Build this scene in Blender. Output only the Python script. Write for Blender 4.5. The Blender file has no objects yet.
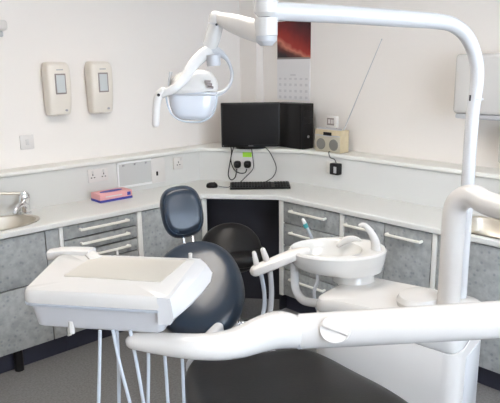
import bpy, bmesh, math, random
from mathutils import Vector, Matrix
from mathutils.geometry import tessellate_polygon
random.seed(4)
S = bpy.context.scene
COL = S.collection
PI = math.pi

# ------------------------------------------------------------------ camera
FPX, PITCH, ROLL, HEAD = 609.9, 0.2253, -0.0137, 0.8286
C0 = Vector((-3.3719, -3.7457, 1.7091))
Fv = Vector((math.cos(HEAD)*math.cos(PITCH), math.sin(HEAD)*math.cos(PITCH), -math.sin(PITCH)))
R0 = Vector((math.sin(HEAD), -math.cos(HEAD), 0)); U0 = R0.cross(Fv)
Rv = math.cos(ROLL)*R0 + math.sin(ROLL)*U0; Uv = -math.sin(ROLL)*R0 + math.cos(ROLL)*U0
cd = bpy.data.cameras.new('camera'); cam = bpy.data.objects.new('camera', cd); COL.objects.link(cam)
cd.sensor_width = 36; cd.lens = FPX/500*36; cd.clip_start = .02
m = Matrix((Rv, Uv, -Fv)).transposed().to_4x4(); m.translation = C0
cam.matrix_world = m; S.camera = cam
u2 = Vector((math.cos(HEAD), math.sin(HEAD), 0))     # axis of the dental unit, away from the doorway
v2 = R0.copy()                                       # across the unit, to the right
O2 = Vector((C0.x, C0.y, 0))
def Q(l, d, z): return O2 + v2*l + u2*d + Vector((0, 0, z))
def at(px, py, d):                                   # measured point at ground distance d along the unit axis
    r = Fv + Rv*((px-250)/FPX) - Uv*((py-201.5)/FPX)
    return C0 + r*(d/r.dot(u2))
def pl(px, py, ax, val):
    r = Fv + Rv*((px-250)/FPX) - Uv*((py-201.5)/FPX)
    return C0 + r*((val-C0[ax])/r[ax])

# ------------------------------------------------------------------ materials
def mat(name, col, rough=.5, metal=0, coat=0, spec=.5, emit=None, es=1, trans=0, noise=None, bump=None, alpha=None, ior=1.45):
    M = bpy.data.materials.new(name); M.use_nodes = True
    nt = M.node_tree; b = nt.nodes['Principled BSDF']
    b.inputs['Base Color'].default_value = (*col, 1)
    b.inputs['Roughness'].default_value = rough; b.inputs['Metallic'].default_value = metal
    b.inputs['Coat Weight'].default_value = coat; b.inputs['Coat Roughness'].default_value = .08
    b.inputs['Specular IOR Level'].default_value = spec
    b.inputs['Transmission Weight'].default_value = trans; b.inputs['IOR'].default_value = ior
    if emit: b.inputs['Emission Color'].default_value = (*emit, 1); b.inputs['Emission Strength'].default_value = es
    tc = nt.nodes.new('ShaderNodeTexCoord')
    if noise:                                        # (scale, second colour, low, high, detail)
        n = nt.nodes.new('ShaderNodeTexNoise'); n.inputs['Scale'].default_value = noise[0]; n.inputs['Detail'].default_value = noise[4]
        nt.links.new(tc.outputs['Object'], n.inputs['Vector'])
        r = nt.nodes.new('ShaderNodeValToRGB')
        r.color_ramp.elements[0].position = noise[2]; r.color_ramp.elements[0].color = (*noise[1], 1)
        r.color_ramp.elements[1].position = noise[3]; r.color_ramp.elements[1].color = (*col, 1)
        nt.links.new(n.outputs['Fac'], r.inputs['Fac']); nt.links.new(r.outputs['Color'], b.inputs['Base Color'])
    if bump:
        n = nt.nodes.new('ShaderNodeTexNoise'); n.inputs['Scale'].default_value = bump[0]; n.inputs['Detail'].default_value = 3
        nt.links.new(tc.outputs['Object'], n.inputs['Vector'])
        bp = nt.nodes.new('ShaderNodeBump'); bp.inputs['Strength'].default_value = bump[1]; bp.inputs['Distance'].default_value = .002
        nt.links.new(n.outputs['Fac'], bp.inputs['Height']); nt.links.new(bp.outputs['Normal'], b.inputs['Normal'])
    return M
def laminate():
    M = mat('grey speckled laminate', (.33, .34, .335), .42)
    nt = M.node_tree; b = nt.nodes['Principled BSDF']; tc = nt.nodes.new('ShaderNodeTexCoord')
    n1 = nt.nodes.new('ShaderNodeTexNoise'); n1.inputs['Scale'].default_value = 26; n1.inputs['Detail'].default_value = 5
    r1 = nt.nodes.new('ShaderNodeValToRGB')
    r1.color_ramp.elements[0].position = .36; r1.color_ramp.elements[0].color = (.31, .325, .325, 1)
    r1.color_ramp.elements[1].position = .66; r1.color_ramp.elements[1].color = (.42, .435, .435, 1)
    v = nt.nodes.new('ShaderNodeTexVoronoi'); v.inputs['Scale'].default_value = 30
    r2 = nt.nodes.new('ShaderNodeValToRGB')
    r2.color_ramp.elements[0].position = .12; r2.color_ramp.elements[0].color = (.72, .74, .78, 1)
    r2.color_ramp.elements[1].position = .3; r2.color_ramp.elements[1].color = (1, 1, 1, 1)
    mx = nt.nodes.new('ShaderNodeMix'); mx.data_type = 'RGBA'; mx.blend_type = 'MULTIPLY'; mx.inputs['Factor'].default_value = 1
    L = nt.links.new
    L(tc.outputs['Object'], n1.inputs['Vector']); L(tc.outputs['Object'], v.inputs['Vector'])
    L(n1.outputs['Fac'], r1.inputs['Fac']); L(v.outputs['Distance'], r2.inputs['Fac'])
    L(r1.outputs['Color'], mx.inputs['A']); L(r2.outputs['Color'], mx.inputs['B']); L(mx.outputs['Result'], b.inputs['Base Color'])
    return M
MT = dict(
    wall=mat('cream wall paint', (.86, .815, .77), .75, bump=(60, .15)),
    ceil=mat('white ceiling', (.85, .85, .84), .8),
    panel=mat('pale grey panel board', (.67, .665, .64), .5),
    work=mat('off white worktop', (.76, .76, .73), .38, noise=(250, (.72, .72, .695), .4, .55, 2)),
    ledge=mat('cream white ledge', (.79, .78, .73), .4),
    lam=laminate(),
    post=mat('cream cabinet edging', (.78, .78, .75), .4),
    handle=mat('cream enamel handle', (.86, .85, .78), .3),
    floor=mat('dark grey vinyl floor', (.23, .225, .225), .6, noise=(90, (.18, .176, .176), .4, .6, 4)),
    plinth=mat('dark navy plinth', (.035, .038, .06), .5),
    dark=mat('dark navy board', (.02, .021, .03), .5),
    white=mat('glossy white plastic', (.67, .655, .635), .25, coat=.4),
    cream=mat('warm cream plastic', (.71, .68, .65), .3, coat=.25),
    armw=mat('warm white arm enamel', (.69, .67, .65), .25, coat=.4),
    cream2=mat('cream dispenser plastic', (.80, .745, .665), .35),
    vpanel=mat('neutral grey board', (.56, .56, .55), .5),
    tray=mat('beige rubber mat', (.53, .505, .455), .6),
    lgrey=mat('light grey plastic', (.52, .525, .545), .35),
    cool=mat('white painted metal', (.64, .645, .66), .25, coat=.3),
    china=mat('white porcelain', (.72, .715, .695), .1, coat=.6),
    vinyl=mat('black vinyl with blue sheen tinted in', (.014, .026, .046), .28, coat=.2, bump=(220, .12)),  # navy tint paints a blue reflection into the backrest and headrest colour
    vinyl2=mat('soft black vinyl', (.010, .010, .011), .36, spec=.3, bump=(120, .15)),
    blk=mat('black plastic', (.006, .006, .007), .35, spec=.35),
    blk2=mat('matt black plastic', (.011, .011, .013), .5, spec=.35),
    screen=mat('dark screen', (.008, .008, .009), .25, spec=.35),
    steel=mat('brushed steel', (.66, .61, .53), .42, metal=1),
    chrome=mat('chrome', (.8, .8, .82), .1, metal=1),
    hose=mat('grey silicone hose', (.50, .54, .60), .4),
    teal=mat('teal plastic', (.05, .32, .34), .35),
    pink=mat('pink card', (.82, .42, .42), .6),
    blue=mat('blue card', (.06, .07, .36), .55),
    green=mat('lime green sticker', (.36, .72, .05), .5),
    paper=mat('white paper', (.82, .80, .80), .7),
    grey=mat('mid grey print', (.42, .41, .43), .7),
    wood=mat('pale wood', (.64, .54, .36), .45, noise=(30, (.58, .48, .31), .3, .7, 3)),
    fboard=mat('greyish wood', (.52, .48, .38), .45),
    silver=mat('silver plastic', (.5, .51, .54), .35, metal=.4),
    speaker=mat('grey speaker cloth', (.22, .215, .20), .8),
    glass=mat('pale window plastic', (.60, .63, .63), .12, coat=.5),
    frameg=mat('brown grey frame', (.27, .23, .22), .4),
    shield=mat('frosted light shield', (.84, .88, .95), .15, coat=.6, trans=.3),
    pvc=mat('white window frame', (.85, .85, .85), .3),
    pane=mat('window glass', (1, 1, 1), 0, trans=1, ior=1.02, spec=.2),
    light=mat('ceiling light diffuser', (.9, .9, .9), .5, emit=(1, .925, .84), es=10),
)
def aurora():
    M = mat('red night sky print', (.2, .02, .02), .4)
    nt = M.node_tree; b = nt.nodes['Principled BSDF']; L = nt.links.new
    tc = nt.nodes.new('ShaderNodeTexCoord'); sp = nt.nodes.new('ShaderNodeSeparateXYZ'); L(tc.outputs['Object'], sp.inputs['Vector'])
    n = nt.nodes.new('ShaderNodeTexNoise'); n.inputs['Scale'].default_value = 9; L(tc.outputs['Object'], n.inputs['Vector'])
    # distance to a bright diagonal band (object coordinates: y across, z up)
    def mth(op, a, c):
        k = nt.nodes.new('ShaderNodeMath'); k.operation = op
        for i, q in enumerate((a, c)):
            if isinstance(q, (int, float)): k.inputs[i].default_value = q
            else: L(q, k.inputs[i])
        return k.outputs[0]
    band = mth('ADD', sp.outputs['Z'], mth('MULTIPLY', sp.outputs['Y'], -.45))
    band = mth('ADD', band, mth('MULTIPLY', n.outputs['Fac'], .12))
    r = nt.nodes.new('ShaderNodeValToRGB'); e = r.color_ramp.elements
    e[0].position = .0; e[0].color = (.015, .008, .015, 1); e[1].position = 1; e[1].color = (.05, .006, .01, 1)
    for p, c in ((.22, (.02, .008, .012, 1)), (.34, (.12, .02, .016, 1)), (.43, (.60, .20, .13, 1)), (.52, (.36, .025, .016, 1)), (.75, (.16, .008, .01, 1))):
        k = e.new(p); k.color = c
    mr = nt.nodes.new('ShaderNodeMapRange'); mr.inputs['From Min'].default_value = .26; mr.inputs['From Max'].default_value = .66
    L(band, mr.inputs['Value']); L(mr.outputs['Result'], r.inputs['Fac']); L(r.outputs['Color'], b.inputs['Base Color'])
    return M
MT['aurora'] = aurora()
def dates():                                         # six columns of small grey date cells on white paper
    M = mat('printed date sheet', (.82, .80, .80), .7)
    nt = M.node_tree; b = nt.nodes['Principled BSDF']; L = nt.links.new
    tc = nt.nodes.new('ShaderNodeTexCoord'); sp = nt.nodes.new('ShaderNodeSeparateXYZ'); L(tc.outputs['Object'], sp.inputs['Vector'])
    def mth(op, *q):
        k = nt.nodes.new('ShaderNodeMath'); k.operation = op
        for i, x in enumerate(q):
            if isinstance(x, (int, float)): k.inputs[i].default_value = x
            else: L(x, k.inputs[i])
        return k.outputs[0]
    fy = mth('FRACT', mth('MULTIPLY', sp.outputs['Y'], 18.5)); fz = mth('FRACT', mth('MULTIPLY', sp.outputs['Z'], 21.5))
    a = mth('MULTIPLY', mth('COMPARE', fy, .5, .24), mth('COMPARE', fz, .45, .2))
    a = mth('MULTIPLY', a, mth('LESS_THAN', sp.outputs['Z'], .165))
    hd_ = mth('MULTIPLY', mth('COMPARE', sp.outputs['Y'], 0, .028), mth('COMPARE', sp.outputs['Z'], .187, .006))
    a = mth('MAXIMUM', a, hd_)
    mx = nt.nodes.new('ShaderNodeMix'); mx.data_type = 'RGBA'; L(a, mx.inputs['Factor'])
    mx.inputs['A'].default_value = (.80, .78, .78, 1); mx.inputs['B'].default_value = (.66, .64, .65, 1); L(mx.outputs['Result'], b.inputs['Base Color'])
    return M
MT['dates'] = dates()

# ------------------------------------------------------------------ mesh helpers (world coordinates)
def bm_(): return bmesh.new()
def box(b, lo, hi, bev=.0, seg=2, M=None):
    lo = Vector(lo); hi = Vector(hi); n = bm_()
    bmesh.ops.create_cube(n, size=1)
    bmesh.ops.scale(n, vec=[abs(hi[i]-lo[i]) for i in range(3)], verts=n.verts)
    if bev: bmesh.ops.bevel(n, geom=n.edges[:], offset=bev, segments=seg, affect='EDGES', profile=.5)
    bmesh.ops.translate(n, vec=(lo+hi)/2, verts=n.verts)
    if M is not None: bmesh.ops.transform(n, matrix=M, verts=n.verts)
    merge(b, n)
def merge(b, n):
    me = bpy.data.meshes.new('t'); n.to_mesh(me); n.free(); b.from_mesh(me); bpy.data.meshes.remove(me)
def frame(o, x, y):                                  # matrix with given x and y directions
    x = Vector(x).normalized(); z = x.cross(Vector(y)).normalized(); y = z.cross(x)
    M = Matrix((x, y, z)).transposed().to_4x4(); M.translation = o; return M
def rings(b, rs, cap=True):
    vs = [[b.verts.new(p) for p in r] for r in rs]; n = len(rs[0])
    for a, c in zip(vs, vs[1:]):
        for i in range(n): b.faces.new((a[i], a[(i+1) % n], c[(i+1) % n], c[i]))
    if cap: b.faces.new(vs[0][::-1]); b.faces.new(vs[-1])
def sup(t, n):
    c, s = math.cos(t), math.sin(t)
    return (math.copysign(abs(c)**(2/n), c), math.copysign(abs(s)**(2/n), s))
def crom(pts, k):
    out = []
    P = [pts[0]]+list(pts)+[pts[-1]]
    for i in range(1, len(P)-2):
        for j in range(k):
            t = j/k
            out.append(tuple(.5*((2*b)+(-a+c)*t+(2*a-5*b+4*c-d)*t*t+(-a+3*b-3*c+d)*t**3) for a, b, c, d in zip(P[i-1], P[i], P[i+1], P[i+2])))
    out.append(tuple(pts[-1])); return out
def tube(b, pts, r, k=6, seg=14, n=2, smooth=True, up=None, rnd=False):
    """pts: vectors; r: radius, (side, up) pair, or a list of them"""
    if not isinstance(r, list): r = [r]*len(pts)
    r = [(q, q) if isinstance(q, (int, float)) else q for q in r]
    D = [(*p, *q) for p, q in zip(pts, r)]
    if smooth and len(pts) > 2: D = crom(D, k)
    P = [Vector(d[:3]) for d in D]; W = [d[3:] for d in D]
    if rnd:                                          # rounded ends
        a = (P[0]-P[1]).normalized(); c = (P[-1]-P[-2]).normalized(); w0, w1 = W[0], W[-1]
        hs = [(math.sin(q*PI/8), math.cos(q*PI/8)) for q in (3, 2, 1)]
        P = [P[0]+a*max(w0)*s for s, _ in hs]+P+[P[-1]+c*max(w1)*s for s, _ in hs[::-1]]
        W = [(w0[0]*q, w0[1]*q) for _, q in hs]+W+[(w1[0]*q, w1[1]*q) for _, q in hs[::-1]]
    T = []
    for i in range(len(P)):
        a = P[max(i-1, 0)]; c = P[min(i+1, len(P)-1)]; T.append((c-a).normalized())
    N = None; rs = []
    for p, w, t in zip(P, W, T):
        if N is None:
            ref = Vector(up) if up is not None else (Vector((0, 0, 1)) if abs(t.z) < .9 else Vector((1, 0, 0)))
            N = (ref-t*ref.dot(t)).normalized()
        else:
            if up is not None: N = Vector(up)
            N = (N-t*N.dot(t)).normalized()
        B_ = t.cross(N)
        rs.append([p+B_*(w[0]*sup(a*2*PI/seg, n)[0])+N*(w[1]*sup(a*2*PI/seg, n)[1]) for a in range(seg)])
    rings(b, rs)
def cyl(b, a, c, r, seg=20, r2=None, bev=0):
    a = Vector(a); c = Vector(c); r2 = r if r2 is None else r2
    if bev:
        t = (c-a).normalized()
        tube(b, [a, a+t*bev, c-t*bev, c], [r-bev, r, r2, r2-bev], smooth=False, seg=seg)
    else: tube(b, [a, c], [r, r2], smooth=False, seg=seg)
def lathe(b, prof, M, seg=28, sx=1, sy=1):           # prof (r, z) in M's frame
    rings(b, [[M @ Vector((r*sx*math.cos(t*2*PI/seg), r*sy*math.sin(t*2*PI/seg), z)) for t in range(seg)] for r, z in prof])
def prism(b, outer, z0, z1, holes=(), M=None):
    loops = [[Vector((*p, 0)) for p in outer]]+[[Vector((*p, 0)) for p in h] for h in holes]
    tri = tessellate_polygon(loops); flat = [p for l in loops for p in l]
    M = M or Matrix.Identity(4)
    lo = [b.verts.new(M @ Vector((p.x, p.y, z0))) for p in flat]; hi = [b.verts.new(M @ Vector((p.x, p.y, z1))) for p in flat]
    for t in tri:
        try: b.faces.new([lo[i] for i in t]); b.faces.new([hi[i] for i in t][::-1])
        except ValueError: pass
    k = 0
    for l in loops:
        n = len(l)
        for i in range(n):
            j = (i+1) % n; b.faces.new((lo[k+i], lo[k+j], hi[k+j], hi[k+i]))
        k += n
def pad(b, c, x, y, hw, hh, t, n=2.6, bend=0, bendy=0, seg=40, seam=True, egg=0):
    """upholstered cushion; x across, y up; faces x cross y"""
    M = frame(c, x, y)
    pr = [(.0, -.8), (.5, -.85), (.85, -.8), (.96, -.5), (1, -.1), (.985, .3), (.93, .68)]
    pr += ([(.875, .84), (.845, .80), (.80, .92)] if seam else [(.85, .88)])+[(.6, .99), (.3, 1.0), (0.001, 1.0)]
    rs = []
    for s, h in pr:
        R = []
        for i in range(seg):
            cx, sy = sup(i*2*PI/seg, n); s_ = max(s, .001)
            X = hw*s_*cx*(1+egg*sy*s_); Y = hh*s_*sy
            R.append(M @ Vector((X, Y, h*t+bend*X*X+bendy*Y*Y)))
        rs.append(R)
    rings(b, rs)

# ------------------------------------------------------------------ object helpers
def rootloc(o):
    v = Vector((0, 0, 0))
    while o: v += o.location; o = o.parent
    return v
def obj(name, b, material, parent=None, base=None, label=None, ang=35):
    bmesh.ops.remove_doubles(b, verts=b.verts, dist=1e-6)
    bmesh.ops.recalc_face_normals(b, faces=b.faces)
    me = bpy.data.meshes.new(name); o = bpy.data.objects.new(name, me)
    if parent: org = rootloc(parent)
    else:
        if base is None:
            xs = [v.co for v in b.verts]
            base = Vector((sum(p.x for p in xs)/len(xs), sum(p.y for p in xs)/len(xs), min(p.z for p in xs)))
        org = Vector(base); o.location = org
    bmesh.ops.translate(b, vec=-org, verts=b.verts)
    b.to_mesh(me); b.free()
    for p in me.polygons: p.use_smooth = True
    me.set_sharp_from_angle(angle=math.radians(ang))
    me.materials.append(MT[material]); COL.objects.link(o)
    if parent: o.parent = parent
    if label: o['label'] = label
    return o
def tag(o, label, cat, group=None, kind=None):
    o['label'] = label; o['category'] = cat
    if group: o['group'] = group
    if kind: o['kind'] = kind
    return o
def thing(name, loc, label, cat, group=None):
    o = bpy.data.objects.new(name, None); o.empty_display_size = .1; COL.objects.link(o); o.location = Vector(loc)
    return tag(o, label, cat, group)
def struct(name, b, material, label=None, base=(0, 0, 0)):
    o = obj(name, b, material, base=base); o['kind'] = 'structure'
    if label: o['label'] = label
    return o
def B1(fn, *a, **k):
    b = bm_(); fn(b, *a, **k); return b
def one(name, fn, material, label, cat, *a, group=None, **k):
    return tag(obj(name, B1(fn, *a, **k), material), label, cat, group)

# ------------------------------------------------------------------ room shell
WX, XN, YN, CH = .05, -5.3, -5.4, 2.6                # right wall plane, near walls, ceiling height
struct('floor', B1(box, (XN-.1, YN-.1, -.1), (WX+.1, .1, 0)), 'floor', 'dark grey vinyl floor')
struct('ceiling', B1(box, (XN-.1, YN-.1, CH), (WX+.1, .1, CH+.1)), 'ceil', 'white ceiling')
struct('wall_left', B1(box, (XN-.1, 0, 0), (WX+.1, .1, CH)), 'wall', 'cream wall with the two soap dispensers')
struct('wall_right', B1(box, (WX, YN, 0), (WX+.1, 0, CH)), 'wall', 'cream wall with the calendar')
struct('wall_near', B1(box, (XN-.1, YN, 0), (XN, 0, CH)), 'wall', 'cream wall behind the viewer')
b = bm_(); wx0, wx1, wz0, wz1 = -3.6, -.9, .95, 2.3
M = Matrix(((1, 0, 0, 0), (0, 0, 1, 0), (0, 1, 0, 0), (0, 0, 0, 1)))
prism(b, [(XN-.1, 0), (WX+.1, 0), (WX+.1, CH), (XN-.1, CH)], YN-.1, YN, [[(wx0, wz0), (wx1, wz0), (wx1, wz1), (wx0, wz1)]], M)
struct('wall_window', b, 'wall', 'cream wall with the window')
b = bm_()
for x in (wx0, wx1-.06): box(b, (x, YN-.08, wz0), (x+.06, YN-.02, wz1), .005)
for z in (wz0, wz1-.06): box(b, (wx0, YN-.08, z), (wx1, YN-.02, z+.06), .005)
box(b, ((wx0+wx1)/2-.03, YN-.08, wz0), ((wx0+wx1)/2+.03, YN-.02, wz1), .005)
w = struct('window_1', b, 'pvc', 'white framed window')
obj('pane', B1(box, (wx0+.05, YN-.055, wz0+.05), (wx1-.05, YN-.045, wz1-.05)), 'pane', w)
obj('window_sill', B1(box, (wx0-.05, YN-.02, wz0-.04), (wx1+.05, YN+.14, wz0), .008), 'pvc', w)
struct('trim_1', B1(box, (-.024, -.19, 1.06), (WX, 0, CH)), 'wall', 'boxed pipe casing in the room corner')

# geometry of the worktop run
D, PX = .536, .12
KA, KB = (-.863, -D), (-D, -.93)                     # front line of the knee hole
LA, LB = (-.56, -PX), (-PX, -.775)                   # diagonal of the boxed panel
ZT, ZU, ZB, ZL = .835, .80, .13, 1.087
XL, YR = -3.6, -3.9                                  # far ends of both runs
b = bm_()
prism(b, [(XL, 0), (XL, -PX), LA, LB, (-PX, YR), (WX, YR), (WX, 0)], ZT, ZL-.028)
struct('trim_2', b, 'panel', 'pale grey boxed panel above the worktop')
def off(p, q, e):                                    # shift a point of the diagonal outwards
    return None
e = .02
b = bm_()
prism(b, [(XL, 0), (XL, -PX-e), (LA[0]-e*.7, -PX-e), (-PX-e, LB[1]-e*.5), (-PX-e, YR), (WX, YR), (WX, 0)], ZL-.028, ZL)
bmesh.ops.recalc_face_normals(b, faces=b.faces)
lo = struct('trim_3', b, 'ledge', 'cream ledge running along both walls')
bv = lo.modifiers.new('b', 'BEVEL'); bv.width = .008; bv.segments = 3; bv.limit_method = 'ANGLE'; bv.angle_limit = .7

# worktop with two sink cut-outs
SL = (-2.17, -.325); SR = (-.315, -2.42)
def ell(c, rx, ry, n=36, e=2): return [(c[0]+rx*sup(i*2*PI/n, e)[0], c[1]+ry*sup(i*2*PI/n, e)[1]) for i in range(n)]
b = bm_()
prism(b, [(XL, 0), (XL, -D), KA, (-D, KB[1]), (-D, YR), (WX, YR), (WX, 0)], ZU, ZT, [ell(SL, .232, .162), ell(SR, .187, .30, 36, 6)])
bmesh.ops.recalc_face_normals(b, faces=b.faces)
wt = tag(obj('worktop', b, 'work', base=(-.8, -.6, ZU)), 'long off white worktop turning the corner over the grey cabinets', 'worktop')
bv = wt.modifiers.new('b', 'BEVEL'); bv.width = .007; bv.segments = 3; bv.limit_method = 'ANGLE'; bv.angle_limit = .7

def sink(c, rx, ry, depth, e, label, drain):
    t = thing('sink', (c[0], c[1], ZT-depth), label, 'sink')
    b = bm_(); pr = [(1.06, ZT+.001), (1.06, ZT+.004), (1.02, ZT+.005), (.965, ZT+.001), (.93, ZT-.02), (.88, ZT-depth*.7), (.75, ZT-depth), (.1, ZT-depth-.004)]
    rings(b, [[Vector((c[0]+rx*s*p[0], c[1]+ry*s*p[1], z)) for p in [sup(i*2*PI/40, e) for i in range(40)]] for s, z in pr], cap=False)
    b.faces.new([v for v in b.verts[-40:]])
    o = obj('basin', b, 'steel', t); sm = o.modifiers.new('s', 'SOLIDIFY'); sm.thickness = .0015
    b = bm_(); lathe(b, [(.0, 0), (.034, 0), (.036, .003), (.03, .004), (.022, .002), (.001, .002)], Matrix.Translation((drain[0], drain[1], ZT-depth-.002)))
    obj('drain', b, 'chrome', t)
    b = bm_(); lathe(b, [(.001, 0), (.016, 0), (.016, .002), (.001, .003)], Matrix.Translation((drain[0], drain[1], ZT-depth+.001)))
    obj('plug_hole', b, 'blk', t)
    return t
sink(SL, .222, .155, .13, 2, 'oval steel sink with the chrome lever tap at the left', (SL[0]-.06, SL[1]))
sink(SR, .176, .29, .10, 5, 'rectangular steel sink in the right worktop behind the white post', (SR[0]+.02, SR[1]+.1))
# lever tap
tb = pl(36, 213, 2, ZT)
tb = Vector((-1.955, -.20, ZT))
t = thing('mixer_tap', tb, 'chrome mixer tap with a long lever beside the oval sink', 'tap')
b = bm_(); lathe(b, [(.001, 0), (.034, 0), (.034, .008), (.026, .014), (.025, .07), (.032, .085), (.033, .115), (.02, .135), (.001, .138)], Matrix.Translation(tb)); obj('tap_body', b, 'chrome', t)
tube(b := bm_(), [tb+Vector((0, -.01, .05)), tb+Vector((-.03, -.04, .07)), tb+Vector((-.08, -.075, .06)), tb+Vector((-.10, -.09, .03))], [.02, .017, .015, .013], rnd=False); obj('spout', b, 'chrome', t)
tube(b := bm_(), [tb+Vector((0, 0, .118)), tb+Vector((-.05, .01, .13)), tb+Vector((-.24, .03, .15))], [.016, .009, .008], rnd=True); obj('lever', b, 'steel', t)
# tap of the right sink
tb = Vector((-.2, -2.62, ZT))
t = thing('mixer_tap', tb, 'chrome tap at the right edge by the rectangular sink', 'tap')
b = bm_(); lathe(b, [(.001, 0), (.025, 0), (.024, .02), (.02, .11), (.001, .12)], Matrix.Translation(tb)); obj('tap_body', b, 'chrome', t)
tube(b := bm_(), [tb+Vector((0, 0, .09)), tb+Vector((-.03, .05, .13)), tb+Vector((-.05, .11, .12)), tb+Vector((-.06, .14, .08))], [.013, .011, .011, .011]); obj('spout', b, 'chrome', t)

# ------------------------------------------------------------------ cabinets
FR = D-.018                                          # face of the doors
def cabinet(side, a0, a1, label, fronts, post0=0, post1=0, group=None, ctop=ZU-.001):
    """side 'L': run along x at y=-FR; 'R': run along y at x=-FR. a0<a1 along the run measured away from the corner is negative."""
    def P(a, dpt, z): return (a, -dpt, z) if side == 'L' else (-dpt, a, z)
    def bx(b, a, a_, d0, d1, z0, z1, bev=0):
        p, q = P(a, d0, z0), P(a_, d1, z1)
        box(b, [min(p[i], q[i]) for i in range(3)], [max(p[i], q[i]) for i in range(3)], bev)
    t = thing('base_cabinet', P((a0+a1)/2, .3, 0), label, 'cabinet', group)
    b = bm_(); bx(b, a0+.001, a1-.001, .02, FR-.022, ZB, ctop); obj('carcass', b, 'blk2', t)
    b = bm_(); bx(b, a0+.001, a1-.001, FR-.09, FR-.07, 0, ZB-.001); obj('plinth', b, 'plinth', t)
    for w, s in ((post0, 0), (post1, 1)):
        if w:
            b = bm_(); lo_, hi_ = (a0, a0+w) if s == 0 else (a1-w, a1)
            bx(b, lo_+.001, hi_-.001, FR-.021, FR+.004, ZB-.005, ZU-.002, .002); obj('edge_post', b, 'post', t)
    for (kind, f0, f1, z0, z1, h) in fronts:
        b = bm_(); bx(b, f0+.003, f1-.003, FR-.02, FR, z0+.0038, z1-.0038, .0015)
        o = obj(kind, b, 'lam', t)
        if h:
            hx0, hx1, hz = h; b = bm_()
            pts = [Vector(P(hx0, FR-.002, hz)), Vector(P(hx0, FR+.018, hz)), Vector(P(hx0+.018*(1 if hx1 > hx0 else -1), FR+.026, hz)),
                   Vector(P(hx1-.018*(1 if hx1 > hx0 else -1), FR+.026, hz)), Vector(P(hx1, FR+.018, hz)), Vector(P(hx1, FR-.002, hz))]
            tube(b, pts, .0085, k=3, seg=10); obj('handle', b, 'handle', o)
    if side == 'L' and post0 == 0 and a0 < -2:
        pass
    return t
# left run
xs0 = -1.877
cabinet('L', -2.98, -1.9+.023, 'wide grey cabinet under the oval sink with plain panels', [('door', -2.98, -1.985, .50, ZU-.003, None), ('door', -2.98, -1.985, ZB, .50, None), ('filler_panel', -1.985, -1.902, ZB, ZU-.003, None)], post1=.025, ctop=ZU-.12)
zs = [ZU-.003, .712, .632, .552, .472, .30, ZB]
fr = []
for i in range(6):
    fr.append(('drawer', xs0, -1.381, zs[i+1], zs[i], (-1.77, -1.46, zs[i]-.034 if i < 4 else zs[i]-.05)))
cabinet('L', xs0, -1.345, 'grey drawer unit under the left worktop, below the tissue box', fr, post1=.036)
cabinet('L', -1.345, -.82, 'grey cabinet behind the chair headrest at the end of the left run', [('door', -1.345, -.862, ZB, ZU-.003, None)], post1=.04)
cabinet('L', -3.58, -2.98, 'grey cabinet at the far left end of the worktop', [('door', -3.58, -2.98, ZB, ZU-.003, (-3.5, -3.3, .74))])
# right run
zs = [ZU-.003, .648, .493, .321, ZB]
cabinet('R', -1.447, -.925, 'grey unit of four drawers just right of the knee hole', [('drawer', -1.445, -.962, zs[i+1], zs[i], (-1.335, -1.045, zs[i]-.055)) for i in range(4)], post1=.037)
cabinet('R', -2.084, -1.447, 'grey cabinet with two doors behind the curved water spout', [('door', -1.776, -1.479, ZB, ZU-.003, (-1.69, -1.50, .738)), ('door', -2.082, -1.776, ZB, ZU-.003, (-2.02, -1.80, .738))], post1=.031)
cabinet('R', -3.0, -2.084, 'grey cabinet under the rectangular sink at the right edge', [('door', -2.56, -2.114, ZB, ZU-.003, None), ('door', -3.0, -2.56, ZB, ZU-.003, None)], post1=.03, ctop=ZU-.12)
cabinet('R', -3.88, -3.0, 'grey cabinet at the far right end of the worktop', [('door', -3.44, -3.0, ZB, ZU-.003, None), ('door', -3.88, -3.44, ZB, ZU-.003, None)])
# knee-hole lining
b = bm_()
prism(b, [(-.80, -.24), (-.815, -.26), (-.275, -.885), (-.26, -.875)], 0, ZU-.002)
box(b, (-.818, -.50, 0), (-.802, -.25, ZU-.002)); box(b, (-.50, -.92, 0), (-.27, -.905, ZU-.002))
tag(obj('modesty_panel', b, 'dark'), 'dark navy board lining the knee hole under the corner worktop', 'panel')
obj('foot', B1(cyl, Vector((-2.19, -.478, 0)), Vector((-2.19, -.478, ZB-.002)), .026), 'blk', [o for o in COL.objects if o.name == 'base_cabinet'][0])

# ------------------------------------------------------------------ wall fittings
def soap(x0, x1, z0, z1, label, wc):
    xc = (x0+x1)/2; hw = (x1-x0)/2
    t = thing('soap_dispenser', (xc, 0, z0), label, 'soap dispenser', 'soap dispensers on the left wall')
    b = bm_(); sec = [(z0, .78, .07), (z0+.006, .88, .085), (z0+.03, .93, .095), (z0+.10, .97, .105), (z0+.2, 1, .108), (z1-.05, 1, .108), (z1-.02, .94, .1), (z1-.004, .8, .08), (z1, .6, .05)]
    rs = []
    for z, s, d in sec:
        r = []
        for i in range(24):
            c, q = sup(i*2*PI/24, 4.5); r.append(Vector((xc+hw*s*c, -d/2-.001+d/2*q, z)))
        rs.append(r)
    rings(b, rs); obj('dispenser_body', b, 'cream2', t)
    wz = wc; b = bm_(); box(b, (xc-.036, -.111, wz-.063), (xc+.036, -.104, wz+.063), .003); f = obj('window_frame', b, 'frameg', t)
    obj('window', B1(box, (xc-.028, -.114, wz-.054), (xc+.028, -.109, wz+.054), .002), 'glass', f)
    obj('outlet', B1(cyl, (xc, -.05, z0-.004), (xc, -.05, z0+.004), .012), 'cream', t)
    obj('lock_button', B1(cyl, (xc+.03, -.098, z0+.03), (xc+.03, -.108, z0+.03), .007, 12), 'grey', t)
    obj('printed_line', B1(box, (xc-.022, -.1105, wz+.083), (xc+.022, -.1075, wz+.089)), 'grey', t)
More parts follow.
